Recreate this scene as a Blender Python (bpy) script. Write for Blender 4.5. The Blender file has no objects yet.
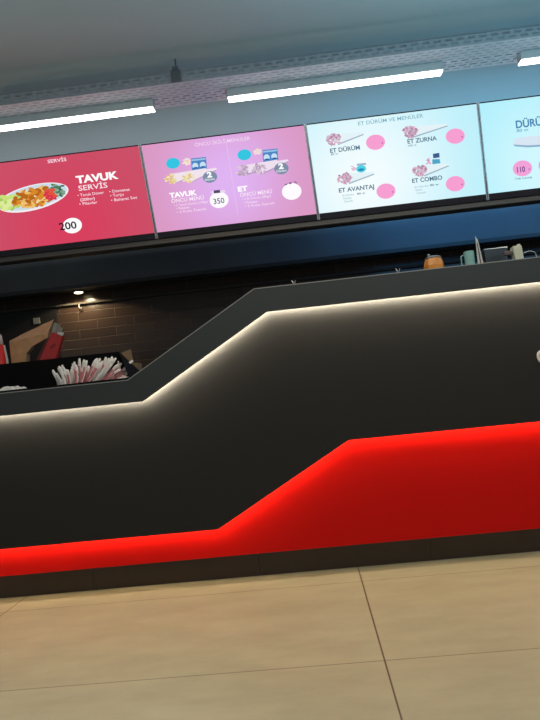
import bpy, bmesh, math, random
from mathutils import Vector, Matrix
random.seed(7)
SC = bpy.context.scene
COL = SC.collection

# ------------------------------------------------------------------ camera (from perspective lines of the photo)
F = 638.0; CH = 0.854
yaw, pitch, roll = -0.05219, 0.04965, -0.10236
def cam_axes():
    cy, sy = math.cos(yaw), math.sin(yaw); cp, sp = math.cos(pitch), math.sin(pitch)
    f = Vector((sy*cp, cy*cp, sp)); r = Vector((cy, -sy, 0)); u = r.cross(f)
    c, s = math.cos(roll), math.sin(roll)
    return c*r + s*u, -s*r + c*u, f
RX, UP, FW = cam_axes()
EYE = Vector((0, 0, CH))
cd = bpy.data.cameras.new('camera'); cam = bpy.data.objects.new('camera', cd); COL.objects.link(cam)
m = Matrix((RX, UP, -FW)).transposed().to_4x4(); m.translation = EYE
cam.matrix_world = m
cd.sensor_fit = 'VERTICAL'; cd.sensor_height = 36; cd.lens = 36*F/720; cd.clip_start = 0.05
SC.camera = cam
def ray(x, y): return RX*((x-270)/F) - UP*((y-360)/F) + FW
def at(x, y, Y):                                   # photo point -> real point at distance Y from the viewer
    d = ray(x, y); return EYE + d*(Y/d.y)
def xz(x, y, Y):
    p = at(x, y, Y); return (p.x, p.z)

# ------------------------------------------------------------------ helpers
def lin(h):
    if not isinstance(h, str): return tuple(h)
    v = [int(h[i:i+2], 16)/255 for i in (0, 2, 4)]
    return tuple(c/12.92 if c <= 0.04045 else ((c+0.055)/1.055)**2.4 for c in v)
MATS = {}
def nodes(name):
    mt = bpy.data.materials.new(name); mt.use_nodes = True
    nt = mt.node_tree; return mt, nt, nt.nodes, nt.links, nt.nodes['Principled BSDF']
def mat(name, col, rough=0.5, metal=0.0, var=0.12, scale=25, bump=0.0, spec=0.5, trans=0.0, alpha=1.0):
    if name in MATS: return MATS[name]
    mt, nt, N, L, b = nodes(name)
    c = lin(col)
    tc = N.new('ShaderNodeTexCoord'); no = N.new('ShaderNodeTexNoise'); no.inputs['Scale'].default_value = scale
    no.inputs['Detail'].default_value = 4
    L.new(tc.outputs['Object'], no.inputs['Vector'])
    rp = N.new('ShaderNodeMapRange'); rp.inputs['To Min'].default_value = 1-var; rp.inputs['To Max'].default_value = 1+var
    L.new(no.outputs['Fac'], rp.inputs['Value'])
    mx = N.new('ShaderNodeVectorMath'); mx.operation = 'SCALE'; mx.inputs[0].default_value = c
    L.new(rp.outputs['Result'], mx.inputs['Scale']); L.new(mx.outputs['Vector'], b.inputs['Base Color'])
    b.inputs['Roughness'].default_value = rough; b.inputs['Metallic'].default_value = metal
    b.inputs['Specular IOR Level'].default_value = spec
    b.inputs['Transmission Weight'].default_value = trans
    if bump:
        bp = N.new('ShaderNodeBump'); bp.inputs['Strength'].default_value = bump; bp.inputs['Distance'].default_value = 0.003
        L.new(no.outputs['Fac'], bp.inputs['Height']); L.new(bp.outputs['Normal'], b.inputs['Normal'])
    MATS[name] = mt; return mt
def glow(name, col, strength=1.0):
    if name in MATS: return MATS[name]
    mt = bpy.data.materials.new(name); mt.use_nodes = True
    N = mt.node_tree.nodes; L = mt.node_tree.links; N.remove(N['Principled BSDF'])
    e = N.new('ShaderNodeEmission'); e.inputs['Color'].default_value = (*lin(col), 1); e.inputs['Strength'].default_value = strength
    L.new(e.outputs[0], N['Material Output'].inputs['Surface'])
    MATS[name] = mt; return mt
def ink(h): return glow('screen_ink_'+h, h, 1.0)

def obj(name, bm, mts, parent=None, smooth=False):
    me = bpy.data.meshes.new(name)
    bmesh.ops.recalc_face_normals(bm, faces=bm.faces[:]); bm.to_mesh(me); bm.free()
    if not isinstance(mts, (list, tuple)): mts = [mts]
    for q in mts: me.materials.append(q)
    if smooth:
        for p in me.polygons: p.use_smooth = True
    o = bpy.data.objects.new(name, me); COL.objects.link(o)
    if parent:
        o.parent = parent; o.matrix_parent_inverse = Matrix.Translation(-parent.location)
        o.matrix_parent_inverse = Matrix.Identity(4); o.location = -root_loc(parent)
    return o
def root_loc(o):
    v = Vector(o.location)
    while o.parent: o = o.parent; v += o.location
    return v
def tag(o, label=None, cat=None, group=None, kind=None):
    if label: o['label'] = label
    if cat: o['category'] = cat
    if group: o['group'] = group
    if kind: o['kind'] = kind
    return o
def thing(name, loc, label, cat, group=None):
    o = bpy.data.objects.new(name, None); COL.objects.link(o); o.location = loc; o.empty_display_size = 0.05
    return tag(o, label, cat, group)
def recenter(o):                                    # put a one-mesh thing's origin at its base
    vs = [v.co for v in o.data.vertices]
    c = Vector(((min(v.x for v in vs)+max(v.x for v in vs))/2, (min(v.y for v in vs)+max(v.y for v in vs))/2, min(v.z for v in vs)))
    o.data.transform(Matrix.Translation(-c)); o.location = c; return o
def struct(name, bm, mt): return tag(obj(name, bm, mt), kind='structure')

def box(bm, x0, x1, y0, y1, z0, z1, mi=0):
    v = [bm.verts.new(p) for p in ((x0,y0,z0),(x1,y0,z0),(x1,y1,z0),(x0,y1,z0),(x0,y0,z1),(x1,y0,z1),(x1,y1,z1),(x0,y1,z1))]
    for q in ((0,1,2,3),(4,5,6,7),(0,1,5,4),(1,2,6,5),(2,3,7,6),(3,0,4,7)):
        bm.faces.new([v[i] for i in q]).material_index = mi
    return v
def B(*a):
    bm = bmesh.new(); box(bm, *a); return bm
def bevel(bm, w, seg=2):
    bmesh.ops.bevel(bm, geom=bm.edges[:], offset=w, segments=seg, affect='EDGES', profile=0.5); return bm
def prism(poly, y0, y1, bm=None):
    bm = bm or bmesh.new()
    a = [bm.verts.new((x, y0, z)) for x, z in poly]; b = [bm.verts.new((x, y1, z)) for x, z in poly]
    bm.faces.new(a); bm.faces.new(b[::-1]); n = len(poly)
    for i in range(n): bm.faces.new((a[i], a[(i+1) % n], b[(i+1) % n], b[i]))
    return bm
def lathe(prof, n=24, c=(0, 0, 0), bm=None):
    bm = bm or bmesh.new(); rings = []
    for r, z in prof:
        rings.append([bm.verts.new((c[0]+r*math.cos(2*math.pi*k/n), c[1]+r*math.sin(2*math.pi*k/n), c[2]+z)) for k in range(n)])
    for a, b in zip(rings, rings[1:]):
        for k in range(n): bm.faces.new((a[k], a[(k+1) % n], b[(k+1) % n], b[k]))
    bm.faces.new(rings[0][::-1]); bm.faces.new(rings[-1]); return bm
def tube(pts, r, n=8, bm=None):
    bm = bm or bmesh.new(); pts = [Vector(p) for p in pts]; rings = []
    for i, p in enumerate(pts):
        t = (pts[min(i+1, len(pts)-1)] - pts[max(i-1, 0)]).normalized()
        a = t.cross(Vector((0, 1, 0.01))); a = a.normalized() if a.length > 1e-4 else t.cross(Vector((1, 0, 0))).normalized()
        b = t.cross(a)
        rings.append([bm.verts.new(p + r*(a*math.cos(2*math.pi*k/n) + b*math.sin(2*math.pi*k/n))) for k in range(n)])
    for a, b in zip(rings, rings[1:]):
        for k in range(n): bm.faces.new((a[k], a[(k+1) % n], b[(k+1) % n], b[k]))
    bm.faces.new(rings[0][::-1]); bm.faces.new(rings[-1]); return bm

# ------------------------------------------------------------------ setting
CEIL = 2.57; WALLY = 4.9
def floor_mat():
    mt, nt, N, L, b = nodes('floor_tiles')
    tc = N.new('ShaderNodeTexCoord'); sp = N.new('ShaderNodeSeparateXYZ'); L.new(tc.outputs['Object'], sp.inputs[0])
    def M(op, a, bb=None):
        q = N.new('ShaderNodeMath'); q.operation = op
        for i, v in enumerate((a, bb)):
            if v is None: continue
            if isinstance(v, (int, float)): q.inputs[i].default_value = v
            else: L.new(v, q.inputs[i])
        return q.outputs[0]
    def seam(c, off, per, w):
        t = M('ADD', M('DIVIDE', M('SUBTRACT', c, off), per), 100.5)
        d = M('MULTIPLY', M('ABSOLUTE', M('SUBTRACT', M('FRACT', t), 0.5)), per)
        return M('LESS_THAN', d, w)
    sx = seam(sp.outputs['X'], 0.151, 1.585, 0.0026); sy = seam(sp.outputs['Y'], 2.011, 0.804, 0.0028)
    s = M('MAXIMUM', M('MULTIPLY', sy, 0.7), sx)
    mp = N.new('ShaderNodeMapping'); mp.inputs['Scale'].default_value = (1, 2.4, 1); L.new(tc.outputs['Object'], mp.inputs[0])
    no = N.new('ShaderNodeTexNoise'); no.inputs['Scale'].default_value = 3.2; no.inputs['Detail'].default_value = 9; no.inputs['Roughness'].default_value = 0.65
    L.new(mp.outputs[0], no.inputs['Vector'])
    cr = N.new('ShaderNodeValToRGB'); L.new(no.outputs['Fac'], cr.inputs[0])
    cr.color_ramp.elements[0].position = 0.3; cr.color_ramp.elements[0].color = (0.255, 0.232, 0.15, 1)
    cr.color_ramp.elements[1].position = 0.72; cr.color_ramp.elements[1].color = (0.335, 0.302, 0.198, 1)
    mx = N.new('ShaderNodeMix'); mx.data_type = 'RGBA'
    L.new(s, mx.inputs['Factor']); L.new(cr.outputs[0], mx.inputs['A']); mx.inputs['B'].default_value = (0.07, 0.045, 0.03, 1)
    L.new(mx.outputs['Result'], b.inputs['Base Color'])
    b.inputs['Roughness'].default_value = 0.42; b.inputs['Specular IOR Level'].default_value = 0.35
    return mt
def brick_mat():
    mt, nt, N, L, b = nodes('glossy_brown_brick')
    tc = N.new('ShaderNodeTexCoord'); sp = N.new('ShaderNodeSeparateXYZ'); cb = N.new('ShaderNodeCombineXYZ')
    L.new(tc.outputs['Object'], sp.inputs[0]); L.new(sp.outputs['X'], cb.inputs['X']); L.new(sp.outputs['Z'], cb.inputs['Y'])
    mp = N.new('ShaderNodeMapping'); mp.inputs['Location'].default_value = (0.115, 0.012, 0); L.new(cb.outputs[0], mp.inputs[0])
    br = N.new('ShaderNodeTexBrick'); L.new(mp.outputs[0], br.inputs['Vector'])
    br.inputs['Scale'].default_value = 1.0; br.inputs['Brick Width'].default_value = 0.292; br.inputs['Bias'].default_value = -0.2; br.inputs['Row Height'].default_value = 0.0715
    br.inputs['Mortar Size'].default_value = 0.0035; br.inputs['Mortar Smooth'].default_value = 0.6; br.offset = 0.5
    br.inputs['Color1'].default_value = (0.06, 0.036, 0.024, 1); br.inputs['Color2'].default_value = (0.042, 0.026, 0.018, 1)
    br.inputs['Mortar'].default_value = (0.12, 0.095, 0.07, 1)
    L.new(br.outputs['Color'], b.inputs['Base Color'])
    bp = N.new('ShaderNodeBump'); bp.invert = True; bp.inputs['Strength'].default_value = 0.8; bp.inputs['Distance'].default_value = 0.004
    L.new(br.outputs['Fac'], bp.inputs['Height']); L.new(bp.outputs['Normal'], b.inputs['Normal'])
    b.inputs['Roughness'].default_value = 0.24
    return mt
CEILM = mat('ceiling_haze_grey', (0.50, 0.505, 0.51), 0.85, var=0.05, scale=2)  # black ceiling lightened to grey, flare haze put into the colour
WALLM = mat('kitchen_wall_dark', (0.03, 0.03, 0.032), 0.6)
struct('floor', B(-6, 6, -6, WALLY, -0.05, 0), floor_mat())
struct('ceiling', B(-6, 6, -6, WALLY+0.1, CEIL, CEIL+0.05), CEILM)
struct('wall_back', B(-3.2, 3.2, WALLY, WALLY+0.1, 0, CEIL), brick_mat())
struct('wall_left', B(-3.3, -3.2, 2.6, WALLY+0.1, 0, CEIL), WALLM)
struct('wall_right', B(3.2, 3.3, 2.6, WALLY+0.1, 0, CEIL), WALLM)

# ------------------------------------------------------------------ counter
YB, YK, YR, YP = 2.87, 2.935, 2.995, 3.036          # front faces: band, black panel, red panel, plinth
X0, X1 = -3.0, 3.0
def avg(Y, *pts): return sum(at(x, y, Y).z for x, y in pts)/len(pts)
zlt = avg(YB, (0, 395), (127.8, 379.4)); zht = avg(YB, (254.2, 290), (540, 256.7))
zlb = avg(YB, (0, 417), (142, 400.7)); zhb = avg(YB, (266.7, 311.3), (540, 281.7))
xa, xb = at(127.8, 379.4, YB).x, at(254.2, 290, YB).x
xc, xd = at(142, 400.7, YB).x, at(266.7, 311.3, YB).x
BT = [(X0, zlt), (xa, zlt), (xb, zht), (X1, zht)]
BB = [(X0, zlb), (xc, zlb), (xd, zhb), (X1, zhb)]
def shift(pl, d):                                   # parallel copy of a stepped line, d upwards
    ang = math.atan2(pl[2][1]-pl[1][1], pl[2][0]-pl[1][0]); t = math.tan(ang/2)*d
    return [(pl[0][0], pl[0][1]+d), (pl[1][0]-t, pl[1][1]+d), (pl[2][0]-t, pl[2][1]+d), (pl[3][0], pl[3][1]+d)]
zrl = avg(YK, (0, 549.3), (218, 529.6)); zrh = avg(YK, (348.5, 440), (540, 421.6))
xe, xf = at(218, 529.6, YK).x, at(348.5, 440, YK).x
RT = [(X0, zrl), (xe, zrl), (xf, zrh), (X1, zrh)]    # lower edge of the black panel
zrb = avg(YR, (0, 576), (540, 528.9))
bandM = mat('anthracite_laminate', (0.026, 0.032, 0.037), 0.5, var=0.06, scale=60)
blackM = mat('matt_black_panel', (0.017, 0.0165, 0.0165), 0.62, var=0.06, scale=50, spec=0.25)
redM = mat('red_lacquer_panel', (0.53, 0.0072, 0.006), 0.55, var=0.03, scale=5, spec=0.06)
trimM = mat('pale_edge_trim', (0.26, 0.27, 0.27), 0.35)
kickM = mat('dark_brown_tile', (0.030, 0.018, 0.014), 0.3, var=0.3, scale=14)
warmLED = glow('warm_white_led', (1.0, 0.87, 0.64), 170)
redLED = glow('red_led', (1.0, 0.68, 0.36), 42)
C = thing('service_counter', (0, 3.3, 0), 'long stepped service counter with dark fascia band, black panel and glowing red panel', 'counter')
tag(obj('fascia_band', prism(BT + BB[::-1], YB, YB+0.018), bandM, C), 'anthracite grey stepped band along the counter top')
tag(obj('edge_trim', prism(shift(BT, 0.004) + shift(BT, 0.0003)[::-1], YB-0.001, YB+0.02), trimM, C), 'thin pale edge strip')
obj('worktop', prism(shift(BT, -0.0005) + shift(BT, -0.03)[::-1], YB+0.021, 3.75), bandM, C)
tag(obj('black_panel', prism(shift(BT, -0.032) + RT[::-1], YK, YK+0.015), blackM, C), 'matt black stepped front panel')
tag(obj('red_panel', prism(shift(RT, 0.12) + [(X1, zrb), (X0, zrb)], YR, YR+0.012), redM, C), 'bright red lacquered panel')
obj('carcass', prism(shift(BT, -0.034) + [(X1, 0.004), (X0, 0.004)], YP+0.02, 3.70), mat('carcass_black', (0.02, 0.02, 0.02), 0.7), C)
kb = bmesh.new()
kx = at(260, 570, YP).x
xs = [X0] + [kx + i*0.8 for i in range(-4, 5) if X0 < kx+i*0.8 < X1] + [X1]
for a, b in zip(xs, xs[1:]): box(kb, a+0.001, b-0.001, YP, YP+0.018, 0.0, zrb+0.03)
tag(obj('plinth', kb, kickM, C), 'dark brown tiled plinth at the floor')
def led(name, pl, up, y, mt):
    a = shift(pl, up); b = shift(pl, up+0.008)
    return obj(name, prism(a + b[::-1], y, y+0.008), mt, C)
tag(led('led_strip', BB, 0.010, YB+0.042, warmLED), 'warm white light strip behind the band edge')
tag(led('led_strip', RT, 0.010, YK+0.017, redLED), 'red light strip behind the black panel edge')
# raised sign letter at the right edge
pc = at(541.6, 356.3, YK-0.012)
bm = bmesh.new(); n = 40; ra, rb_, ri = 0.0145, 0.0265, 0.0075
loops = []
for yy in (YK-0.014, YK-0.0005):
    loops.append([[bm.verts.new((pc.x+rx*math.cos(2*math.pi*k/n), yy, pc.z+rz*math.sin(2*math.pi*k/n))) for k in range(n)] for rx, rz in ((0.0175, 0.0265), (0.0095, 0.0175))])
for k in range(n):
    j = (k+1) % n; (fo, fi), (bo, bi) = loops
    for q in ((fo[k], fo[j], fi[j], fi[k]), (bo[k], bo[j], bi[j], bi[k]), (fo[k], fo[j], bo[j], bo[k]), (fi[k], fi[j], bi[j], bi[k])): bm.faces.new(q)
o = recenter(obj('sign_letter', bm, mat('white_acrylic', (0.72, 0.70, 0.66), 0.35)))
tag(o, 'small round white raised sign letter on the black counter front at the right edge', 'sign letter')

# ------------------------------------------------------------------ kitchen behind
hoodM = mat('hood_brushed_dark_steel', (0.075, 0.075, 0.08), 0.42, metal=0.0, var=0.25, scale=3)
H = thing('extractor_hood', (0, 4.75, 1.765), 'long dark extractor hood over the brown brick wall', 'extractor hood')
bm = bmesh.new(); box(bm, -3.15, 3.15, 4.6, 4.88, 1.785, 2.45); obj('canopy', bm, hoodM, H)
bm = bmesh.new(); box(bm, -3.15, 3.15, 4.592, 4.63, 1.758, 1.785); obj('lower_lip', bm, mat('hood_lip', (0.02, 0.02, 0.02), 0.4), H)
L0 = Vector((-1.665, 4.79, 1.765))
L_ = obj('under_hood_lamp', lathe([(0.038, 0.0), (0.038, 0.0195)], 24, L0), trimM, H)
tag(L_, 'small round lamp under the left part of the hood')
tag(obj('lens', lathe([(0.022, -0.008), (0.032, -0.003), (0.032, 0.0)], 24, L0), glow('warm_lamp', (1.0, 0.80, 0.45), 6), L_), 'glowing warm lens')
zr = at(130, 297.5, 4.865).z
RL = thing('wall_rail', (0, 4.83, zr-0.02), 'long dull metal ledge rail along the brown brick wall', 'rail')
obj('ledge', bevel(B(-3.15, 3.15, 4.862, 4.899, zr-0.010, zr+0.006), 0.003), mat('dull_rail_metal', (0.085, 0.078, 0.068), 0.8, spec=0.1), RL)
hk = at(77, 305, 4.82)
tag(obj('hook', tube([(hk.x, 4.868, zr-0.008), (hk.x, 4.862, zr-0.03), (hk.x+0.008, 4.862, zr-0.042), (hk.x+0.02, 4.862, zr-0.034)], 0.005), trimM, RL), 'small metal hook')
# pale plate on the dark wall behind the bag
xt = at(57, 322, 4.89).x
struct('trim_1', B(-3.2, xt, 4.888, 4.8995, 0.9, zr-0.012), mat('black_wall_sheet', (0.012, 0.012, 0.013), 0.6))  # thin black sheet over the left part of the brick wall
pw = at(36.5, 321, 4.88)
o = recenter(obj('wall_plate', bevel(B(pw.x-0.028, pw.x+0.028, 4.876, 4.8875, pw.z-0.025, pw.z+0.025), 0.004), mat('pale_plate', (0.22, 0.24, 0.23), 0.4)))
tag(o, 'small pale grey square plate on the dark wall above the kraft bag', 'wall plate')

# beam under the menu screens
bm = bmesh.new(); box(bm, -3.2, 3.2, 3.615, 3.70, 1.768, 1.802)
tag(recenter(obj('screen_beam', bevel(bm, 0.004), mat('beam_dark_brown', (0.075, 0.065, 0.062), 0.45))), 'long dark horizontal beam running under the row of menu screens', 'beam')

# ------------------------------------------------------------------ cable tray, battens
trayM = mat('galvanised_tray_lit', (0.78, 0.71, 0.76), 0.6, metal=0.0, var=0.12, scale=30)  # lighter pinkish tone paints in bounce light from below
TZ, TY0, TY1 = 2.45, 3.12, 3.37
T = thing('cable_tray', (0, 3.25, TZ), 'long perforated metal cable tray hung under the ceiling above the lamps', 'cable tray')
def perforated(rows, fn, x0=-3.1, x1=3.1, pitch=0.056, slot=0.036):
    """rows: (a, b, slotted, stagger) strips; fn(x, s) -> point"""
    bm = bmesh.new()
    for a, b, sl, st in rows:
        cuts = [x0]; x = x0 + 0.01 + (pitch/2 if st else 0); quads = []
        while x + slot < x1:
            quads.append((cuts[-1], x)); cuts.append(x+slot); x += pitch
        quads.append((cuts[-1], x1))
        if not sl: quads = [(x0 + (x1-x0)*i/20, x0 + (x1-x0)*(i+1)/20) for i in range(20)]
        for p, q in quads: bm.faces.new([bm.verts.new(v) for v in (fn(p, a), fn(q, a), fn(q, b), fn(p, b))])
    bmesh.ops.remove_doubles(bm, verts=bm.verts[:], dist=1e-5)
    return bm
def solid(o, t):
    md = o.modifiers.new('thickness', 'SOLIDIFY'); md.thickness = t; md.offset = 0; return o
rows = []; y = TY0; k = 0
rows.append((y, y+0.016, False, 0)); y += 0.016
while y + 0.010 + 0.016 < TY1:
    rows.append((y, y+0.011, True, k % 2)); y += 0.011; rows.append((y, y+0.0145, False, 0)); y += 0.0145; k += 1
rows.append((y, TY1, False, 0))
solid(obj('perforated_base', perforated(rows, lambda x, s: (x, s, TZ)), trayM, T), 0.0015)
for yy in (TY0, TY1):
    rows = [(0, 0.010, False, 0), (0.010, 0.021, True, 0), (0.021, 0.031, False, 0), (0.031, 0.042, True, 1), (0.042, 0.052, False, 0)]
    tag(solid(obj('side_flange', perforated(rows, lambda x, s: (x, yy, TZ+s)), mat('flange_shaded_grey', (0.27, 0.275, 0.30), 0.6), T), 0.0015), 'slotted side, darkened by painted shade')  # flange colour darkened to paint in its shade
hx = at(176, 75, TY0).x
for x in (hx-2.0, hx, hx+2.0):
    bm = bmesh.new(); box(bm, x-0.024, x+0.024, TY0-0.012, TY0-0.002, TZ+0.004, TZ+0.062); box(bm, x-0.015, x+0.015, TY0-0.016, TY0-0.002, TZ+0.062, TZ+0.078)
    obj('hanger_bracket', bm, mat('bracket_grey', (0.10, 0.10, 0.11), 0.5), T)
    obj('hanger_rod', tube([(x+0.004, TY0-0.007, TZ+0.05), (x+0.004, TY0-0.007, CEIL)], 0.004), mat('bracket_grey', (0.1, 0.1, 0.11)), T)
lampM = glow('cool_white_tube', (0.93, 0.98, 1.0), 9)
houseM = mat('batten_housing_grey', (0.42, 0.44, 0.45), 0.5)
SX = at(228, 99.5, 3.275).x
names = ['long bright white batten lamp ending left of the hanger bracket', 'long bright white batten lamp in the middle, above the pink and pale screens', 'bright white batten lamp cut off by the right edge of the photo']
for i, lb in enumerate(names):
    x0 = SX + (i-1)*1.512; x1 = x0 + 1.118
    t = thing('ceiling_lamp', (x0+0.559, 3.272, 2.395), lb, 'ceiling lamp', 'batten lamps under the cable tray')
    obj('housing', bevel(B(x0, x1, 3.243, 3.303, 2.405, TZ-0.001), 0.003), houseM, t)
    tag(obj('diffuser', bevel(B(x0+0.002, x1-0.002, 3.245, 3.301, 2.3985, 2.4045), 0.002), lampM, t), 'glowing white diffuser')

# ------------------------------------------------------------------ menu screens
OZ = 1.833
W = Vector((-0.023, -0.1, 0.477)); WH = W/math.hypot(0.1, 0.477); NRM = Vector((0, -0.477, -0.1)).normalized()
SO = Vector((0, 3.6, OZ))
def scr(x, y):
    d = ray(x, y); t = (SO-EYE).dot(NRM)/d.dot(NRM); return EYE + d*t
PX = 3.56/F                                          # metres per photo pixel on the screens
HT = math.hypot(0.1, 0.477)
class Screen:
    def __init__(s, x0, x1, label, face):
        base = SO + Vector(((x0+x1)/2, 0, 0))
        s.t = thing('menu_screen', base - WH*0.03, label, 'menu screen', 'menu screens in a row above the counter'); s.k = 0
        def P(x, v, e): return SO + Vector((x, 0, 0)) + WH*v + NRM*e
        def slab(bm, xa, xb, va, vb, e0, e1):
            vs = [bm.verts.new(P(x, v, e)) for e in (e0, e1) for v in (va, vb) for x in (xa, xb)]
            for q in ((0,1,3,2),(4,5,7,6),(0,1,5,4),(2,3,7,6),(0,2,6,4),(1,3,7,5)): bm.faces.new([vs[i] for i in q])
        bm = bmesh.new(); slab(bm, x0+0.002, x1-0.002, -0.034, HT+0.006, -0.045, -0.004); obj('back_case', bm, mat('screen_black', (0.012, 0.012, 0.013), 0.9, spec=0.05), s.t)
        for qa, qb in ((x0+0.0015, x0+0.008), (x1-0.008, x1-0.0015)):
            bm = bmesh.new(); slab(bm, qa, qb, -0.034, HT+0.006, -0.004, 0.004)
            obj('side_bezel', bm, mat('silver_bezel', (0.42, 0.42, 0.45), 0.3, metal=0.6), s.t)
        bm = bmesh.new(); slab(bm, x0+0.008, x1-0.008, HT, HT+0.006, -0.004, 0.003)
        tag(obj('top_bezel', bm, mat('dark_bezel', (0.03, 0.027, 0.035), 0.8, spec=0.1), s.t), 'thin dark upper frame bar')
        bm = bmesh.new(); slab(bm, x0+0.008, x1-0.008, -0.034, 0.0, -0.004, 0.003); tag(obj('bottom_bezel', bm, MATS['dark_bezel'], s.t), 'dark lower frame bar')
        bm = bmesh.new(); slab(bm, x0+0.008, x1-0.008, 0.0, HT, -0.004, 0.0); s.d = obj('display', bm, face, s.t)
    def lay(s):
        s.k += 1; return NRM*(0.0006 + 0.00002*s.k)
    def put(s, name, bm, mts, label=None):
        o = obj(name, bm, mts, s.d)
        if label: o['label'] = label
        return o
    def poly(s, name, polys, cols, label=None):
        bm = bmesh.new(); cl = [cols] if isinstance(cols, str) else cols
        for i, (pts, ci) in enumerate(polys):
            e = s.lay() if i < 120 else NRM*(0.0006+0.00002*s.k)
            f = bm.faces.new([bm.verts.new(scr(x, y)+e) for x, y in pts]); f.material_index = ci
        return s.put(name, bm, [ink(c) for c in cl], label)
    def text(s, name, body, a, b, cap, col, bold=0.0, label=None):
        me = text_mesh(body, bold); p0, p1 = scr(*a), scr(*b)
        xs = [v.co.x for v in me.vertices]; mn, mxx = min(xs), max(xs)
        kx = (p1.x-p0.x)/(mxx-mn); ky = cap*PX/CAPH; e = s.lay()
        zb = (p0+p1)/2
        base = Vector((p0.x, zb.y, zb.z))
        bm = bmesh.new(); bm.from_mesh(me)
        for v in bm.verts: v.co = base + Vector(((v.co.x-mn)*kx, 0, 0)) + WH*(v.co.y*ky) + e
        bpy.data.meshes.remove(me)
        return s.put(name, bm, ink(col), label)
def text_mesh(body, bold=0.0):
    cu = bpy.data.curves.new('t', 'FONT'); cu.body = body; cu.size = 1; cu.offset = bold; cu.resolution_u = 3
    to = bpy.data.objects.new('t', cu); COL.objects.link(to)
    dg = bpy.context.evaluated_depsgraph_get(); dg.update()
    me = bpy.data.meshes.new_from_object(to.evaluated_get(dg))
    bpy.data.objects.remove(to); bpy.data.curves.remove(cu); return me
_m = text_mesh('H'); CAPH = max(v.co.y for v in _m.vertices); bpy.data.meshes.remove(_m)
def ell(cx, cy, rx, ry, rot=-7, n=36):
    c, s_ = math.cos(math.radians(rot)), math.sin(math.radians(rot))
    return [(cx + rx*math.cos(t)*c - ry*math.sin(t)*s_, cy + rx*math.cos(t)*s_ + ry*math.sin(t)*c) for t in (2*math.pi*k/n for k in range(n))]
def face_mat(name, c_out, c_in, cx, cz, r):
    """picture shown on a display: one colour, with a round patch of a second; on pink, painted exposure"""
    mt = bpy.data.materials.new(name); mt.use_nodes = True
    N = mt.node_tree.nodes; L = mt.node_tree.links; N.remove(N['Principled BSDF'])
    tc = N.new('ShaderNodeTexCoord'); vm = N.new('ShaderNodeVectorMath'); vm.operation = 'DISTANCE'
    L.new(tc.outputs['Object'], vm.inputs[0]); vm.inputs[1].default_value = (cx, 3.55, cz)
    mr = N.new('ShaderNodeMapRange'); mr.inputs['From Max'].default_value = r; mr.interpolation_type = 'SMOOTHSTEP'; L.new(vm.outputs['Value'], mr.inputs['Value'])
    mx = N.new('ShaderNodeMix'); mx.data_type = 'RGBA'; L.new(mr.outputs[0], mx.inputs['Factor'])
    mx.inputs['A'].default_value = (*lin(c_in), 1); mx.inputs['B'].default_value = (*lin(c_out), 1)
    e = N.new('ShaderNodeEmission'); L.new(mx.outputs['Result'], e.inputs['Color']); L.new(e.outputs[0], N['Material Output'].inputs['Surface'])
    return mt
EX = [-0.768-0.944, -0.768, 0.169, 1.121, 2.062]
WHT = 'F6F0FF'
# --- screen 1: red, chicken plate
s1 = Screen(EX[0], EX[1], 'red menu screen showing a chicken plate and the price 200', face_mat('red_artwork', 'CB5068', 'D8405E', -1.25, 1.9, 0.6))
s1.text('heading', 'SERVİS', (47.9, 163), (66.7, 161), 3.2, 'F4D8E4', 0.02)
s1.poly('plate_picture', [(ell(33, 197.6, 36.5, 12.6, -14), 0), (ell(33.2, 197, 34.6, 11.2, -14), 1)], ['F2EEF4', 'C9DCE8'])
r = random.Random(3)
def blobs(n, cx, cy, rx, ry, rot, s0, s1_, cols):
    out = []
    for _ in range(n):
        a, q = r.random()*6.28, math.sqrt(r.random()); c, s_ = math.cos(math.radians(rot)), math.sin(math.radians(rot))
        u, v = rx*q*math.cos(a), ry*q*math.sin(a)
        out.append((ell(cx+u*c-v*s_, cy+u*s_+v*c, r.uniform(s0, s1_), r.uniform(s0, s1_)*0.6, r.uniform(-60, 40), 9), r.randrange(cols)))
    return out
s1.poly('salad_picture', blobs(44, 9, 202.5, 12.5, 7.2, -12, 2.2, 4.2, 3), ['C8E27A', 'DDEB9A', 'A8CC60'])
s1.poly('chicken_picture', blobs(90, 33.5, 197.6, 20, 8.6, -13, 2.0, 4.6, 4), ['D98A2B', 'EDBE6A', 'F4DDA0', 'B8681C'])
s1.poly('herb_picture', blobs(40, 57.5, 190, 9.5, 6, 12, 1.5, 2.8, 3), ['4F7F5C', '7FA38A', '3F6A58'])
s1.poly('tomato_picture', blobs(22, 51, 194.5, 5.5, 5, 25, 1.8, 3.2, 2), ['E2553E', 'D8384E'])
s1.text('item_title', 'TAVUK', (77, 183.2), (119, 178.6), 6.8, 'FFFFFF', 0.045)
s1.text('item_subtitle', 'SERVİS', (79.2, 191), (108, 187.5), 5, 'FBE9F1', 0.01)
for tx, a, b, bo in (('• Tavuk Döner', (78, 196.9), (104.4, 193.7), 0), ('(200gr)', (80.8, 201.4), (95.2, 199.6), 0.018), ('• Pilavlar', (79.8, 205.6), (97.8, 203.4), 0),
                 ('• Domates', (109.7, 193), (130, 190.7), 0), ('• Turşu', (110.7, 197.2), (124, 195.6), 0), ('• Baharat Sos', (111.5, 201.6), (137.4, 198.7), 0)):
    s1.text('item_text', tx, a, b, 2.7, 'FBDDE8', bo or 0.008)
s1.poly('price_badge', [(ell(72.6, 225.6, 9.6, 7.7), 0)], 'FFFFFF')
s1.text('price_text', '200', (60.2, 230.2), (77.4, 228.2), 7, '1C1A2A', 0.02)
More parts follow.
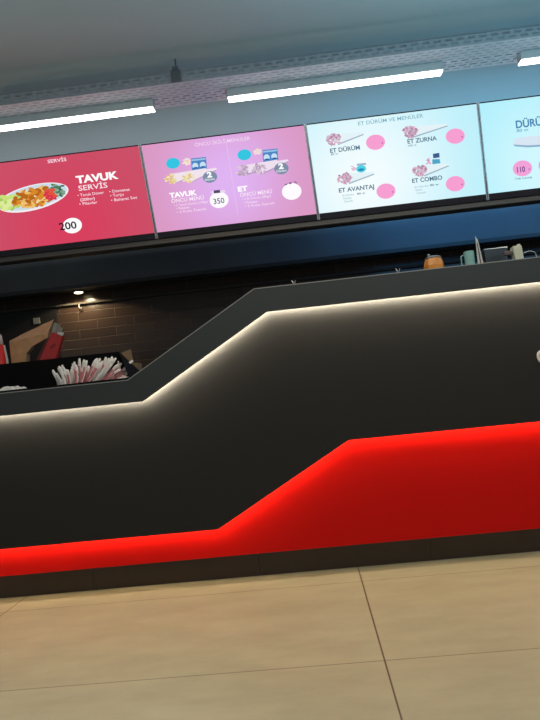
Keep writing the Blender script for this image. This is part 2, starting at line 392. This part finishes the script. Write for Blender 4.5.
# --- screen 2: pink, two twin menus
s2 = Screen(EX[1], EX[2], 'pink menu screen showing two twin menus with round price badges', face_mat('pink_artwork_exposure', 'DB9AC6', 'E0B4F4', -0.31, 2.08, 0.5))  # violet centre paints in moire and exposure
s2.text('heading', 'ÖNCÜ İKİLİ MENÜLER', (195, 146.4), (250.5, 140), 3.3, 'F3DAF3', 0.005)
s2.poly('divider', [([(225.6, 140), (226.2, 140), (238.2, 215), (237.6, 215)], 0)], 'E8C4EC')
def wrapp(S, bl, br_, th0, th1, cols, blob=(3, 5), seed=1, n=26):
    """picture of a rolled wrap: filling at the left end bl, plain tip at br_"""
    (x0, y0), (x1, y1) = bl, br_
    S.poly('wrap_picture', [([(x0, y0-th0), (x1, y1-th1), (x1+1, y1), (x0+3, y0+th0)], 0), ([(x0+4, y0+th0-1.2), (x1, y1-0.5), (x1+1, y1+0.4), (x0+4, y0+th0+0.3)], 1)], [cols[0], cols[1]])
    S.poly('filling_picture', blobs(n, x0, y0, blob[0]*1.8, blob[1], 0, 1.0, 2.1, 3), cols[2:5])
def twin(dx, dy, cols, ttl, tx0, tx1, l1):
    P = lambda x, y: (x+dx, y+dy)
    s2.poly('drink_badge', [(ell(*P(173, 163.3), 6.9, 5.4), 0)], '35C6E2')
    s2.poly('side_dish_picture', blobs(18, *P(186.5, 161.5), 4, 3.6, 0, 1, 2, 3), ['F4E8E4', 'EBD3DC', 'F2E3BE'])
    s2.poly('pack_picture', [([P(191, 158.5), P(206, 157), P(207, 169), P(192, 171)], 0), ([P(191.5, 159.5), P(205.5, 158), P(205.7, 159.6), P(191.7, 161.2)], 1),
                             (ell(*P(195.3, 166), 3, 3.2), 2), (ell(*P(202.8, 165), 3, 3.2), 2), (ell(*P(195.6, 168), 2.4, 1), 3), (ell(*P(203, 167), 2.4, 1), 3)], ['4E86C4', '9CC4E8', 'C8E2F4', '2A62A8'])
    for q in (0, 17): wrapp(s2, P(171+q, 179-q*0.1), P(206+q*0.6, 170.5-q*0.02), 5.0, 2.4, cols, (3.6, 5.0), n=40)
    s2.poly('count_badge', [(ell(*P(210, 177), 7.2, 5.8), 0)], '7F8FA8')
    s2.text('count_text', '2', P(207.4, 177.5), P(212.4, 177), 5, 'FFFFFF', 0.05)
    s2.text('count_text', 'Dürüm', P(205.2, 181), P(215, 179.8), 2, 'E8ECF4', 0.02)
    s2.text('item_title', ttl, tx0, tx1, 4.6, 'FFFFFF', 0.05)
twin(0, 0, ['F1E4EE', 'C9A6CC', 'F0DCA8', 'E4C27E', 'EDE6C8'], 'TAVUK', (170, 198), (197.3, 194.7), '')
twin(71.4, -8.4, ['EFE0F0', 'BC9AC6', 'C9B4CC', 'DCC8D8', 'B49AB6'], 'ET', (238.2, 191.8), (248, 190.5), '')
s2.text('item_subtitle', 'ÖNCÜ MENÜ', (171.7, 203), (204.3, 199.3), 3.6, 'FBEAF8', 0.01)
s2.text('item_subtitle', 'ÖNCÜ MENÜ', (240.3, 196.9), (272.2, 193.2), 3.6, 'FBEAF8', 0.01)
for tx, a, b in (('• 2 Tavuk Dürüm (100gr)', (174.5, 206.6), (208.2, 202.8)), ('• Patates', (176.5, 209.8), (190, 208.2)), ('• 2 Kutu İçecek', (177, 213.2), (207, 209.9)),
                 ('• 2 Et Dürüm (80gr)', (242.2, 200.4), (271, 197)), ('• Patates', (244, 204), (257.5, 202.4)), ('• 2 Kutu İçecek', (245, 207.4), (275, 204))):
    s2.text('item_text', tx, a, b, 2.2, 'F6DDF2', 0.012)
s2.poly('price_badge', [(ell(219.2, 200, 9.5, 8.1), 0)], 'FFFBFF')
s2.text('price_text', '350', (214, 204.2), (224.8, 202.9), 5.2, '3D5670', 0.01)
s2.poly('price_tag', [([(211, 191.5), (225, 190), (225.4, 192.4), (211.4, 193.9)], 1), ([(213.8, 190.6), (220, 189.9), (220.3, 192.8), (214.1, 193.5)], 0)], ['4A4A66', 'EBD8EE'])
s2.poly('price_badge', [(ell(291.7, 191.6, 9.8, 8.3), 0)], 'FFFBFF')
s2.poly('price_tag', [(ell(286, 184.6, 2.0, 0.7, -25, 10), 0), (ell(290.3, 183.2, 1.6, 1.1, -15, 10), 0), (ell(295.6, 182.4, 2.0, 0.7, 35, 10), 0)], '8C6C98')
# --- screen 3: pale, four wraps
s3 = Screen(EX[2], EX[3], 'pale blue menu screen showing four wraps with pink round badges', face_mat('pale_artwork', 'BDF0FB', 'F4FDFF', 0.45, 1.98, 0.75))
INK = '55788C'
s3.text('heading', 'ET DÜRÜM VE MENÜLER', (358.3, 125.4), (423.3, 117.4), 3.4, '7FB4C4', 0.01)
WC = ['E4F3F8', 'A3B6C6', 'C79FB8', 'DAB9CC', 'B58AA6']
for bl, tip in (((334, 139.5), (363, 134.5)), ((410, 132), (447, 126)), ((345, 178.6), (373.5, 174.3)), ((420, 171), (448, 166))): wrapp(s3, bl, tip, 5.4, 2.2, WC, (4.0, 5.6), n=60)
for c in ((375.4, 142.4), (455, 136.3), (385.8, 191.2), (455, 183.8)):
    s3.poly('price_badge', [(ell(*c, 9.5, 7.6), 0), (ell(c[0]+6.8, c[1]+0.8, 0.8, 1.0), 1)], ['F79FD2', 'C86FB0'])
for tx, a, b in (('ET DÜRÜM', (330.3, 153.2), (360, 149.5)), ('ET ZURNA', (407.5, 144), (436.8, 140.1)), ('ET AVANTAJ', (339, 192.8), (374.2, 188.4)), ('ET COMBO', (412.2, 183.6), (442.2, 179))):
    s3.text('item_title', tx, a, b, 4.0, INK, 0.025)
for tx, a, b, c in (('80 gr', (331, 155.6), (338.3, 154.7), '7E9FB0'), ('100 gr', (408, 147), (416.6, 145.8), '7E9FB0'),
                 ('80 gr', (357, 194.9), (365.4, 193.9), '5A7A90'), ('80 gr', (430, 186.3), (438.8, 185.2), '5A7A90'),
                 ('Et Dürüm', (342.5, 196.6), (354, 195.2), 'A5CAD6'), ('Patates', (343.4, 199.6), (351.5, 198.6), 'A5CAD6'), ('İçecek', (344.4, 202.6), (353, 201.4), 'A5CAD6'),
                 ('Et Dürüm', (414.5, 188.2), (428.5, 186.6), 'A5CAD6'), ('Patates', (415.5, 191.2), (422.3, 190.4), 'A5CAD6'), ('İçecek', (416.5, 194.2), (425.8, 193.1), 'A5CAD6')):
    s3.text('item_text', tx, a, b, 1.8, c, 0.02)
s3.poly('pack_picture', [([(356.5, 164), (365.5, 163), (366.3, 165), (357, 166)], 1), (ell(361, 169, 5, 3.6), 0), (ell(361, 169.8, 3, 1.3), 2)], ['4FD3E6', '9AB6CC', '2E86B4'])
s3.poly('pack_picture', [([(432.6, 154), (439, 153), (439.4, 157.6), (433, 158.4)], 0), ([(432, 159.5), (439.4, 159.2), (440.2, 163.4), (432.2, 164.4)], 1)], ['3E5C8C', '4FA6C8'])
s3.poly('side_dish_picture', blobs(12, 353, 168.5, 2.2, 3.4, 0, 0.9, 1.6, 2), ['EFA8C8', 'E2C3DA'])
s3.poly('side_dish_picture', blobs(12, 428.5, 161.6, 2.6, 2.8, 0, 0.9, 1.6, 2), ['EFA8C8', 'C79FB8'])
# --- screen 4: pale blue, big wrap, price 110
s4 = Screen(EX[3], EX[4], 'pale blue menu screen with price 110, cut off by the right edge', face_mat('ice_artwork', 'AEEFFC', 'D3F8FF', 1.45, 1.95, 0.6))
s4.text('item_title', 'DÜRÜM', (516.1, 128.4), (549.5, 124), 6.9, '4C88B4', 0.03)
s4.text('item_text', '80 gr', (516.6, 132.2), (528.8, 130.8), 2.6, '74AFC8', 0.02)
s4.poly('wrap_picture', [([(515, 138.5), (528, 136.5), (560, 134), (585, 133), (585, 143), (560, 145), (528, 147), (515, 145.5), (513, 144)], 0), ([(513, 144.5), (528, 145.4), (560, 143.5), (585, 142), (585, 143.4), (560, 145.4), (528, 147.4), (515, 146.4)], 1)], ['D9E6F4', '8FB0CC'])
for c in ((522.4, 168.4), (548.2, 165)): s4.poly('price_badge', [(ell(*c, 9.7, 7.9), 0)], 'F3A2D8')
s4.poly('badge_star', [(ell(529.3, 169.2, 1.0, 0.9), 0)], 'C878C0')
s4.text('price_text', '110', (517.3, 172.6), (525.2, 171.6), 5.2, '5A3F86', 0.02)
s4.text('item_text', 'Tek Lavaş', (514.8, 180), (532, 178), 1.9, '6FA3B8', 0.02)

# ------------------------------------------------------------------ things on the low worktop (left)
ZT = zlt + 0.001
binM = mat('black_plastic_bin', (0.0035, 0.0035, 0.004), 0.8, spec=0.12)
BX0, BX1 = at(-70, 380, 3.2).x, at(135, 375, 3.1).x
bxb = at(119, 350, 3.30).x; zbk = at(60, 358, 3.30).z
Bn = thing('display_bin', ((BX0+BX1)/2, 3.17, ZT), 'black open bin with tall back on the counter holding napkins and sachets', 'bin')
obj('bin_floor', B(BX0, BX1, 3.0, 3.30, ZT, ZT+0.006), binM, Bn)
obj('back_panel', prism([(BX0, ZT+0.006), (BX1, ZT+0.006), (BX1, ZT+0.03), (bxb, zbk), (BX0, zbk)], 3.293, 3.30), binM, Bn)
obj('front_lip', B(BX0, BX1, 3.0, 3.006, ZT+0.006, ZT+0.018), binM, Bn)
bm = bmesh.new()
vs = [bm.verts.new(p) for p in ((BX1, 3.0, ZT+0.006), (BX1, 3.292, ZT+0.006), (BX1, 3.292, ZT+0.03), (bxb, 3.292, zbk-0.004), (BX1, 3.0, ZT+0.02))]
bm.faces.new((vs[0], vs[1], vs[2], vs[3], vs[4])) if False else (bm.faces.new((vs[0], vs[1], vs[2], vs[4])), bm.faces.new((vs[4], vs[2], vs[3])))
solid(obj('side_panel', bm, binM, Bn), 0.004)

# sachets: stick packets fanned out in the bin
def sachet_bm(w, l, pink):
    bm = bmesh.new(); n = 7; rows = []
    for i in range(n+1):
        t = i/n; th = 0.0003 + 0.0013*math.sin(math.pi*t)**0.5
        ww = w*(0.55 + 0.45*min(1, (1-t)*5)**0.5)*(1 - 0.1*math.sin(math.pi*t)); x = 0.003*math.sin(t*5)
        rows.append([bm.verts.new((x+sx*ww/2*f, sy*th*(1 if f < 1 else 0.2), l*t)) for sx, sy, f in ((-1, -1, 1), (-0.5, -1, 0.9), (0.5, -1, 0.9), (1, -1, 1), (1, 1, 1), (0.5, 1, 0.9), (-0.5, 1, 0.9), (-1, 1, 1))])
    for k, (a, b) in enumerate(zip(rows, rows[1:])):
        for j in range(8):
            f = bm.faces.new((a[j], a[(j+1) % 8], b[(j+1) % 8], b[j])); f.material_index = 1 if (pink and 0 <= k <= 4 and j in (0, 1, 4, 5)) else 0
    bm.faces.new(rows[0]); bm.faces.new(rows[-1][::-1]); return bm
paperM = mat('sachet_paper', (0.85, 0.79, 0.76), 0.6, var=0.18, scale=60)
pinkM = mat('sachet_pink_print', (0.66, 0.22, 0.24), 0.55, var=0.35, scale=45)
protos = {}
def sachet(pink, x, y, ang, l, label, group, tilt=0.0):
    key = pink
    if key not in protos:
        o = obj('paper_sachet', sachet_bm(0.0165, 0.10, pink), [paperM, pinkM], None, True); protos[key] = o
    else:
        o = protos[key].copy(); COL.objects.link(o)
    o.rotation_euler = (0, ang, 0); o.scale = (1, 1, l/0.10)
    low = 0.012*abs(math.sin(ang))
    o.location = (x, y, ZT + 0.0065 + low); tag(o, label, 'sachet', group); return o
rs = random.Random(11)
nS = 72
order = list(range(nS)); rs.shuffle(order)
xl, xr = at(60, 384, 3.12).x, at(104, 384, 3.12).x
for i in range(nS):
    u = (i+0.5)/nS
    y = 3.025 + 0.0036*order[i]
    x = xl + (xr-xl)*u
    ang = math.radians(-20 + 80*u**1.2 + rs.uniform(-16, 16)); l = (0.074 + 0.056*u)*rs.uniform(0.75, 1.25) + 0.03*(order[i]/nS)
    pink = u > 0.3 and rs.random() < 0.85
    l = min(l, max(0.05, (BX1-0.045-x)/max(0.05, math.sin(ang)) - 0.01*max(0, math.sin(ang)))) if ang > 0.3 else l
    sachet(pink, x, y, ang, l, 'pink striped paper sachet leaning in the fanned pile in the black bin' if pink else 'plain white paper sachet in the fanned pile in the black bin',
           'pink striped sachets in the black bin' if pink else 'plain white sachets in the black bin')
px = at(120.5, 365, 3.276)
sw = sachet_bm(0.013, 0.115, False)
o = obj('paper_sachet', sw, [paperM, pinkM], None, True); o.rotation_euler = (0, math.radians(-4), 0); o.location = (px.x, 3.278, ZT+0.0075)
tag(o, 'thin white sachet standing upright alone right of the pile', 'sachet')
# crumpled white napkins
def crumple(name, pts, y, d, mt, label, cat, seed, amp=0.012):
    rr = random.Random(seed); (x0, z0, x1, z1) = pts; bm = bmesh.new(); nx, ny = 16, 8; g = []
    for j in range(ny+1):
        row = []
        for i in range(nx+1):
            u, v = i/nx, j/ny; h = math.sin(math.pi*u)**0.6*math.sin(math.pi*v)**0.5
            row.append(bm.verts.new((x0+(x1-x0)*u + rr.uniform(-amp, amp)*0.5*h, y+d*v, z0+(z1-z0)*h*rr.uniform(0.55, 1.0))))
        g.append(row)
    for j in range(ny):
        for i in range(nx): bm.faces.new((g[j][i], g[j][i+1], g[j+1][i+1], g[j+1][i]))
    edge = [e for e in bm.edges if e.is_boundary]
    rt = bmesh.ops.extrude_edge_only(bm, edges=edge)
    for v in [q for q in rt['geom'] if isinstance(q, bmesh.types.BMVert)]: v.co.z = z0-0.0
    return tag(recenter(obj(name, bm, mt)), label, cat)
napM = mat('napkin_white', (0.60, 0.59, 0.56), 0.8, var=0.1, scale=40)
a, b = at(-8, 388, 3.06), at(28, 388, 3.06)
crumple('crumpled_napkin', (a.x, ZT+0.0065, b.x, ZT+0.045), 3.03, 0.10, napM, 'crumpled white paper napkin lying low at the left end of the black bin', 'napkin', 4)
a, b = at(117, 377, 3.06), at(134, 377, 3.06)
a2, b2 = at(116, 380, 3.05), at(131, 380, 3.05)
crumple('folded_napkin', (a2.x, ZT+0.0065, b2.x, ZT+0.036), 3.02, 0.07, mat('napkin_pinkish', (0.55, 0.47, 0.46), 0.8), 'small pale folded napkin at the right end of the black bin', 'napkin', 9)
# brown cardboard box behind the right end of the bin
bp_ = at(126, 358, 3.40)
K = thing('cardboard_box', (bp_.x, 3.42, ZT), 'small brown cardboard box with open flap right behind the black bin', 'box')
cardM = mat('brown_card', (0.20, 0.12, 0.06), 0.75)
zk = at(130, 360, 3.40).z
obj('box_body', bevel(B(bp_.x-0.07, bp_.x+0.065, 3.37, 3.47, ZT, zk-0.02), 0.002), cardM, K)
bm = prism([xz(118, 355, 3.40), xz(132, 349.5, 3.40), xz(135, 363, 3.40), xz(127, 362, 3.40)], 3.372, 3.376); obj('flap', bm, mat('brown_card_flap', (0.26, 0.165, 0.09), 0.75), K)

# kraft paper bag
kraft = mat('kraft_paper', (0.46, 0.25, 0.125), 0.75, var=0.3, scale=30, bump=0.6)
YG = 3.44
g0 = at(25, 350, YG)
G = thing('paper_bag', (g0.x, YG+0.06, ZT), 'crumpled kraft paper bag leaning behind the black bin beside the red carton', 'bag')
def skew_prism(front, back, y0, y1, cap=True):
    bm = bmesh.new(); a = [bm.verts.new((x, y0, z)) for x, z in front]; b = [bm.verts.new((x, y1, z)) for x, z in back]; n = len(front)
    bm.faces.new(a)
    if cap: bm.faces.new(b[::-1])
    for i in range(n): bm.faces.new((a[i], a[(i+1) % n], b[(i+1) % n], b[i]))
    return bm
fr = [xz(9, 341.5, YG), xz(32, 337, YG), xz(47, 333, YG), xz(46, 338.5, YG), xz(33, 346, YG), xz(26, 354, YG), (xz(23, 362, YG)[0], ZT), (xz(10, 362, YG)[0]+0.012, ZT)]
bk = [xz(10, 340.5, YG+0.12), xz(30, 330.5, YG+0.12), xz(53.5, 319.5, YG+0.12), xz(50, 337, YG+0.12), xz(36, 345, YG+0.12), xz(30, 354, YG+0.12), (xz(27, 362, YG+0.12)[0], ZT), (xz(10, 362, YG)[0]+0.012, ZT)]
bgm = skew_prism(fr, bk, YG, YG+0.12)
bmesh.ops.subdivide_edges(bgm, edges=bgm.edges[:], cuts=3, use_grid_fill=True)
rg = random.Random(2)
for v in bgm.verts:
    if v.co.z > ZT+0.02: v.co += Vector((rg.uniform(-1, 1), rg.uniform(-1, 1), rg.uniform(-1, 1)))*0.0018
obj('bag_body', bgm, kraft, G)
fl = [xz(44, 333.5, YG), xz(54, 319.5, YG), xz(49, 331, YG), xz(48, 338, YG), xz(45.5, 338.5, YG)]
obj('open_edge', prism(fl, YG-0.004, YG-0.001), mat('kraft_light', (0.55, 0.31, 0.16), 0.75), G)
# red carton beside it
YCt = 3.39
cx0 = at(50, 345, YCt)
R_ = thing('red_carton', (at(48, 358, YCt).x, YCt+0.02, ZT), 'tilted red cardboard carton with white sheets sticking out beside the kraft bag', 'carton')
def down(p, q):                                      # run the edge p->q down to the worktop
    t = (ZT - p[1])/(q[1]-p[1]); return (p[0] + (q[0]-p[0])*t, ZT)
pA, pB, pC, pD = xz(52, 332, YCt), xz(62.5, 335, YCt), xz(56.5, 356, YCt), xz(41, 357, YCt)
poly = [pA, pB, down(pB, pC), down(pA, pD)]
quad = [xz(45, 339.5, YCt+0.02), xz(52, 332.4, YCt+0.02), (down(pA, pD)[0]+0.004, ZT), (down(pA, pD)[0]-0.055, ZT)]
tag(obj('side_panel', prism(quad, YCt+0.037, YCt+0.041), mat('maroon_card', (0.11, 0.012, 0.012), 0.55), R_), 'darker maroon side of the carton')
redcard = mat('red_card', (0.40, 0.022, 0.022), 0.45)
obj('carton_body', prism(poly, YCt, YCt+0.035), redcard, R_)
mark = bmesh.new()
for (qx, qy) in ((50.8, 346.5), (52.6, 345.6), (54.4, 344.8)):
    prism([xz(qx-0.5, qy+2.4, YCt), xz(qx+0.3, qy+2.2, YCt), xz(qx+1.2, qy-1.6, YCt), xz(qx+0.4, qy-1.4, YCt)], YCt-0.0012, YCt-0.0002, mark)
tag(obj('print_mark', mark, mat('dark_red_print', (0.10, 0.008, 0.01), 0.5), R_), 'small dark printed mark')
sh = bmesh.new()
for k, (dx, dz, w_) in enumerate(((0, 0, 8), (2.5, 1.5, 8), (5, 4.5, 7.5))):
    yk = YCt+0.006+0.008*k
    prism([xz(51+dx, 334+dz, yk), xz(54+dx, 322.5+dz, yk), xz(54+dx+w_*0.5, 323.2+dz, yk), xz(52+dx+w_*0.35, 335+dz, yk)], yk, yk+0.002, sh)
tag(obj('paper_sheet', sh, mat('pale_paper', (0.24, 0.235, 0.215), 0.7), R_), 'greyish white sheets')
obj('white_flap', prism([xz(58, 332, YCt), xz(64, 332.6, YCt), xz(63, 336, YCt), xz(58, 334.2, YCt)], YCt-0.004, YCt-0.001), mat('white_paper', (0.55, 0.53, 0.5), 0.7), R_)
# red and white cup at the left edge
Yc_ = 3.42
cc = at(-2, 350, Yc_); zc1 = at(2, 345, Yc_).z; zc2 = at(1, 334, Yc_).z
U = thing('red_cup', (cc.x, Yc_, ZT), 'red paper cup with white stripe and pale lid at the left edge of the photo', 'cup')
hz = zc1-ZT
obj('cup_body', lathe([(0.045, 0), (0.052, hz*0.02), (0.036, hz)], 28, (cc.x-0.004, Yc_, ZT)), mat('bright_red_card', (0.55, 0.02, 0.015), 0.45), U, True)
obj('lid', lathe([(0.030, 0.0), (0.034, 0.006), (0.030, zc2-zc1-0.01), (0.022, zc2-zc1)], 24, (cc.x-0.004, Yc_, zc1+0.001)), mat('pale_lid', (0.45, 0.40, 0.36), 0.5), U, True)
obj('white_stripe', prism([xz(3.2, 345, Yc_-0.056), xz(4.8, 345, Yc_-0.056), xz(8, 359.5, Yc_-0.056), (xz(9.5, 366, Yc_-0.056)[0], ZT), (xz(7.5, 366, Yc_-0.056)[0], ZT), xz(6, 359.5, Yc_-0.056)], Yc_-0.056, Yc_-0.053), mat('white_print', (0.55, 0.53, 0.52), 0.5), U)

# ------------------------------------------------------------------ things on the high counter (right)
ZH = zht + 0.0005
YJ = 3.05
def X(px, py=262, Y=YJ): return at(px, py, Y).x
# amber jar
jx0, jx1 = X(425.5, 262), X(446, 260); jc = (jx0+jx1)/2; jz = at(436, 256.5, YJ).z - ZH; jr = (jx1-jx0)/2
J = thing('spice_jar', (jc, YJ+jr, ZH), 'squat amber orange container with metal rim standing on the counter top', 'container')
obj('jar_body', lathe([(jr*0.93, 0), (jr, 0.006), (jr, jz*0.6), (jr*0.9, jz*0.86), (jr*0.8, jz)], 8, (jc, YJ+jr, ZH)), mat('amber_plastic', (0.62, 0.24, 0.045), 0.3, var=0.25, scale=30), J)
tag(obj('rim', lathe([(jr*0.82, 0), (jr*0.84, 0.005), (jr*0.6, 0.010)], 20, (jc, YJ+jr, ZH+jz)), mat('steel', (0.45, 0.46, 0.46), 0.28, metal=0.9), J), 'thin metal rim')
obj('knob', lathe([(0.006, 0), (0.008, 0.008), (0.004, 0.014)], 12, (jc-0.02, YJ+jr, ZH+jz+0.010)), MATS['steel'], J)
# teal cup
tx0, tx1 = X(465.5, 258), X(476, 256); tc_ = (tx0+tx1)/2; tr = (tx1-tx0)/2; tz = at(470, 250.5, YJ).z - ZH
Q = thing('teal_cup', (tc_, YJ+tr, ZH), 'small pale teal cup standing beside the tall pointed blade', 'cup')
obj('cup_body', lathe([(tr*0.85, 0), (tr, tz), (tr*0.93, tz), (tr*0.8, 0.006)], 24, (tc_, YJ+tr, ZH)), mat('teal_plastic', (0.22, 0.42, 0.40), 0.35), Q, False)
bm = tube([(tx0-0.001, YJ+tr, ZH+tz*0.85), (tx0-0.014, YJ+tr, ZH+tz*0.8), (tx0-0.014, YJ+tr, ZH+tz*0.4), (tx0+0.002, YJ+tr, ZH+tz*0.3)], 0.003)
obj('handle', bm, MATS['teal_plastic'], Q)
# pointed blade
bl = [xz(475.2, 236, YJ), xz(478, 240, YJ), (X(484.5, 266), ZH), (X(478, 266), ZH)]
D = thing('pointed_blade', ((bl[2][0]+bl[3][0])/2, YJ+0.01, ZH), 'tall narrow pointed metal blade standing upright on the counter top', 'blade')
obj('blade', prism(bl, YJ, YJ+0.003), mat('pale_steel', (0.62, 0.64, 0.62), 0.3, metal=0.4), D)
gr = [xz(476.8, 243, YJ), xz(477.8, 243, YJ), (X(481.6, 264), ZH+0.012), (X(480.4, 264), ZH+0.012)]
obj('groove', prism(gr, YJ-0.0012, YJ-0.0002), mat('brown_groove', (0.09, 0.06, 0.05), 0.5), D)
bm = bmesh.new(); box(bm, bl[3][0]-0.004, bl[2][0]+0.006, YJ+0.0035, YJ+0.03, ZH, ZH+0.012); obj('foot', bevel(bm, 0.002), MATS['steel'], D)
# steel tray leaning behind
YS = 3.22
sx0, sx1 = at(484, 250, YS).x, at(507, 246, YS).x; sz = at(495, 248.5, YS).z
S_ = thing('steel_tray', ((sx0+sx1)/2, YS+0.06, ZH), 'low shiny steel tray between the pointed blade and the pale dispenser', 'tray')
bm = bmesh.new(); h = sz-ZH
lo = [bm.verts.new(p) for p in ((sx0+0.01, YS+0.01, ZH), (sx1-0.01, YS+0.01, ZH), (sx1-0.01, YS+0.12, ZH), (sx0+0.01, YS+0.12, ZH))]
hi = [bm.verts.new(p) for p in ((sx0, YS, ZH+h), (sx1, YS, ZH+h), (sx1, YS+0.13, ZH+h), (sx0, YS+0.13, ZH+h))]
bm.faces.new(lo)
for i in range(4): bm.faces.new((lo[i], lo[(i+1) % 4], hi[(i+1) % 4], hi[i]))
solid(obj('tray_body', bm, mat('dark_steel', (0.10, 0.12, 0.14), 0.3, metal=0.8), S_), 0.002)
obj('rolled_rim', tube([(sx0, YS, ZH+h), (sx1, YS, ZH+h), (sx1, YS+0.13, ZH+h), (sx0, YS+0.13, ZH+h), (sx0, YS, ZH+h)], 0.003), MATS['steel'], S_)
# pale dispenser with wire
dx0, dx1 = X(514, 252), X(523.5, 252); dz = at(518, 245.5, YJ).z - ZH
E_ = thing('dispenser', ((dx0+dx1)/2, YJ+0.03, ZH), 'small pale cream dispenser with thin wire loop near the right edge', 'dispenser')
creamM = mat('cream_plastic', (0.52, 0.53, 0.42), 0.4)
bm = prism([(dx0+0.006, ZH), (dx1+0.002, ZH), (dx1-0.004, ZH+dz), (dx0-0.002, ZH+dz)], YJ, YJ+0.05); obj('dispenser_body', bevel(bm, 0.004), creamM, E_)
bm = bmesh.new(); box(bm, dx1-0.018, dx1-0.006, YJ+0.015, YJ+0.035, ZH+dz+0.0005, ZH+dz+0.010); obj('button', bm, creamM, E_)
bm = bmesh.new(); box(bm, dx0-0.04, dx0-0.003, YJ+0.015, YJ+0.035, ZH+dz*0.62, ZH+dz*0.82); obj('nozzle', bevel(bm, 0.003), mat('brown_plastic', (0.10, 0.075, 0.065), 0.45), E_)
w0, w1, w2, w3 = (at(q[0], q[1], YJ+0.025) for q in ((523.5, 253), (530, 251), (535, 252.5), (537, 258)))
wx = [w0, w0.lerp(w1, 0.5)+Vector((0, 0, 0.001)), w1, w1.lerp(w2, 0.6)+Vector((0, 0, 0.002)), w2, w2.lerp(w3, 0.5)+Vector((0.001, 0, 0)), w3, Vector((w3.x+0.003, w3.y, ZH+0.002))]
obj('wire_loop', tube(wx, 0.0022), mat('wire_grey', (0.42, 0.44, 0.44), 0.4, metal=0.4), E_)
# small two-pronged clips on the counter edge
for i, (qx, qy, lb) in enumerate(((294, 284.3, 'small two-pronged metal clip on the counter top, left one near the corner'), (398, 270.5, 'small two-pronged metal clip on the counter top, close to the amber container'))):
    p = at(qx, qy, 2.93)
    bm = bmesh.new(); tube([(p.x-0.001, 2.93, ZH+0.003), (p.x-0.003, 2.93, ZH+0.018), (p.x-0.010, 2.93, ZH+0.031)], 0.0022, 8, bm); tube([(p.x+0.003, 2.93, ZH+0.003), (p.x+0.004, 2.93, ZH+0.018), (p.x+0.009, 2.93, ZH+0.030)], 0.0022, 8, bm)
    t = thing('metal_clip', (p.x, 2.93, ZH), lb, 'clip', 'metal clips on the counter edge')
    obj('prongs', bm, MATS['steel'], t); obj('foot', B(p.x-0.01, p.x+0.012, 2.922, 2.938, ZH, ZH+0.004), MATS['steel'], t)

# ------------------------------------------------------------------ light
def area(name, loc, rot, sx, sy, e, col):
    ld = bpy.data.lights.new(name, 'AREA'); ld.shape = 'RECTANGLE'; ld.size = sx; ld.size_y = sy; ld.energy = e; ld.color = col
    o = bpy.data.objects.new(name, ld); COL.objects.link(o); o.location = loc; o.rotation_euler = rot; return o
area('hall_ceiling_light', (0.6, 1.9, CEIL-0.02), (0, 0, 0), 3.4, 0.4, 36, (1.0, 0.83, 0.60))
area('hall_ceiling_light', (0, -0.8, CEIL-0.02), (0, 0, 0), 3.0, 0.5, 9, (1.0, 0.97, 0.90))
UP_ = (math.radians(180), 0, 0)
area('added_hall_fill', (-1.7, 1.6, 1.75), UP_, 2.6, 0.3, 8.5, (0.42, 0.88, 1.0))  # unseen fills added on the hall side to brighten the ceiling
area('added_hall_fill', (1.6, 1.8, 1.75), UP_, 2.4, 0.3, 34, (0.22, 0.74, 1.0))
# unseen cool fills added behind the screens: brighten ceiling, imitate glare on hood
area('added_ceiling_fill', (-1.3, 4.15, 1.95), UP_, 3.0, 0.6, 5.6, (0.80, 0.94, 1.0))
area('added_ceiling_fill', (1.6, 4.15, 1.95), UP_, 3.0, 0.6, 10.5, (0.34, 0.74, 1.0))
area('added_glare_fill', (1.6, 4.38, 2.44), (math.radians(25), 0, 0), 2.5, 0.12, 26, (0.11, 0.44, 1.0))
area('added_glare_fill', (1.9, 4.0, 1.86), (math.radians(90), 0, 0), 2.4, 0.15, 3, (0.10, 0.45, 1.0))
sl = bpy.data.lights.new('hood_lamp_light', 'SPOT'); sl.energy = 7.5; sl.color = (1.0, 0.80, 0.5); sl.spot_size = math.radians(150); sl.shadow_soft_size = 0.02
so = bpy.data.objects.new('hood_lamp_light', sl); COL.objects.link(so); so.location = L0 + Vector((0, -0.07, -0.02)); so.rotation_euler = (math.radians(8), 0, 0)
w = bpy.data.worlds.new('world'); SC.world = w; w.use_nodes = True
w.node_tree.nodes['Background'].inputs['Color'].default_value = (0.9, 0.95, 1.0, 1); w.node_tree.nodes['Background'].inputs['Strength'].default_value = 0.4
vs_ = SC.view_settings; vs_.view_transform = 'Standard'; vs_.look = 'None'; vs_.exposure = 0; vs_.gamma = 1; vs_.use_curve_mapping = False
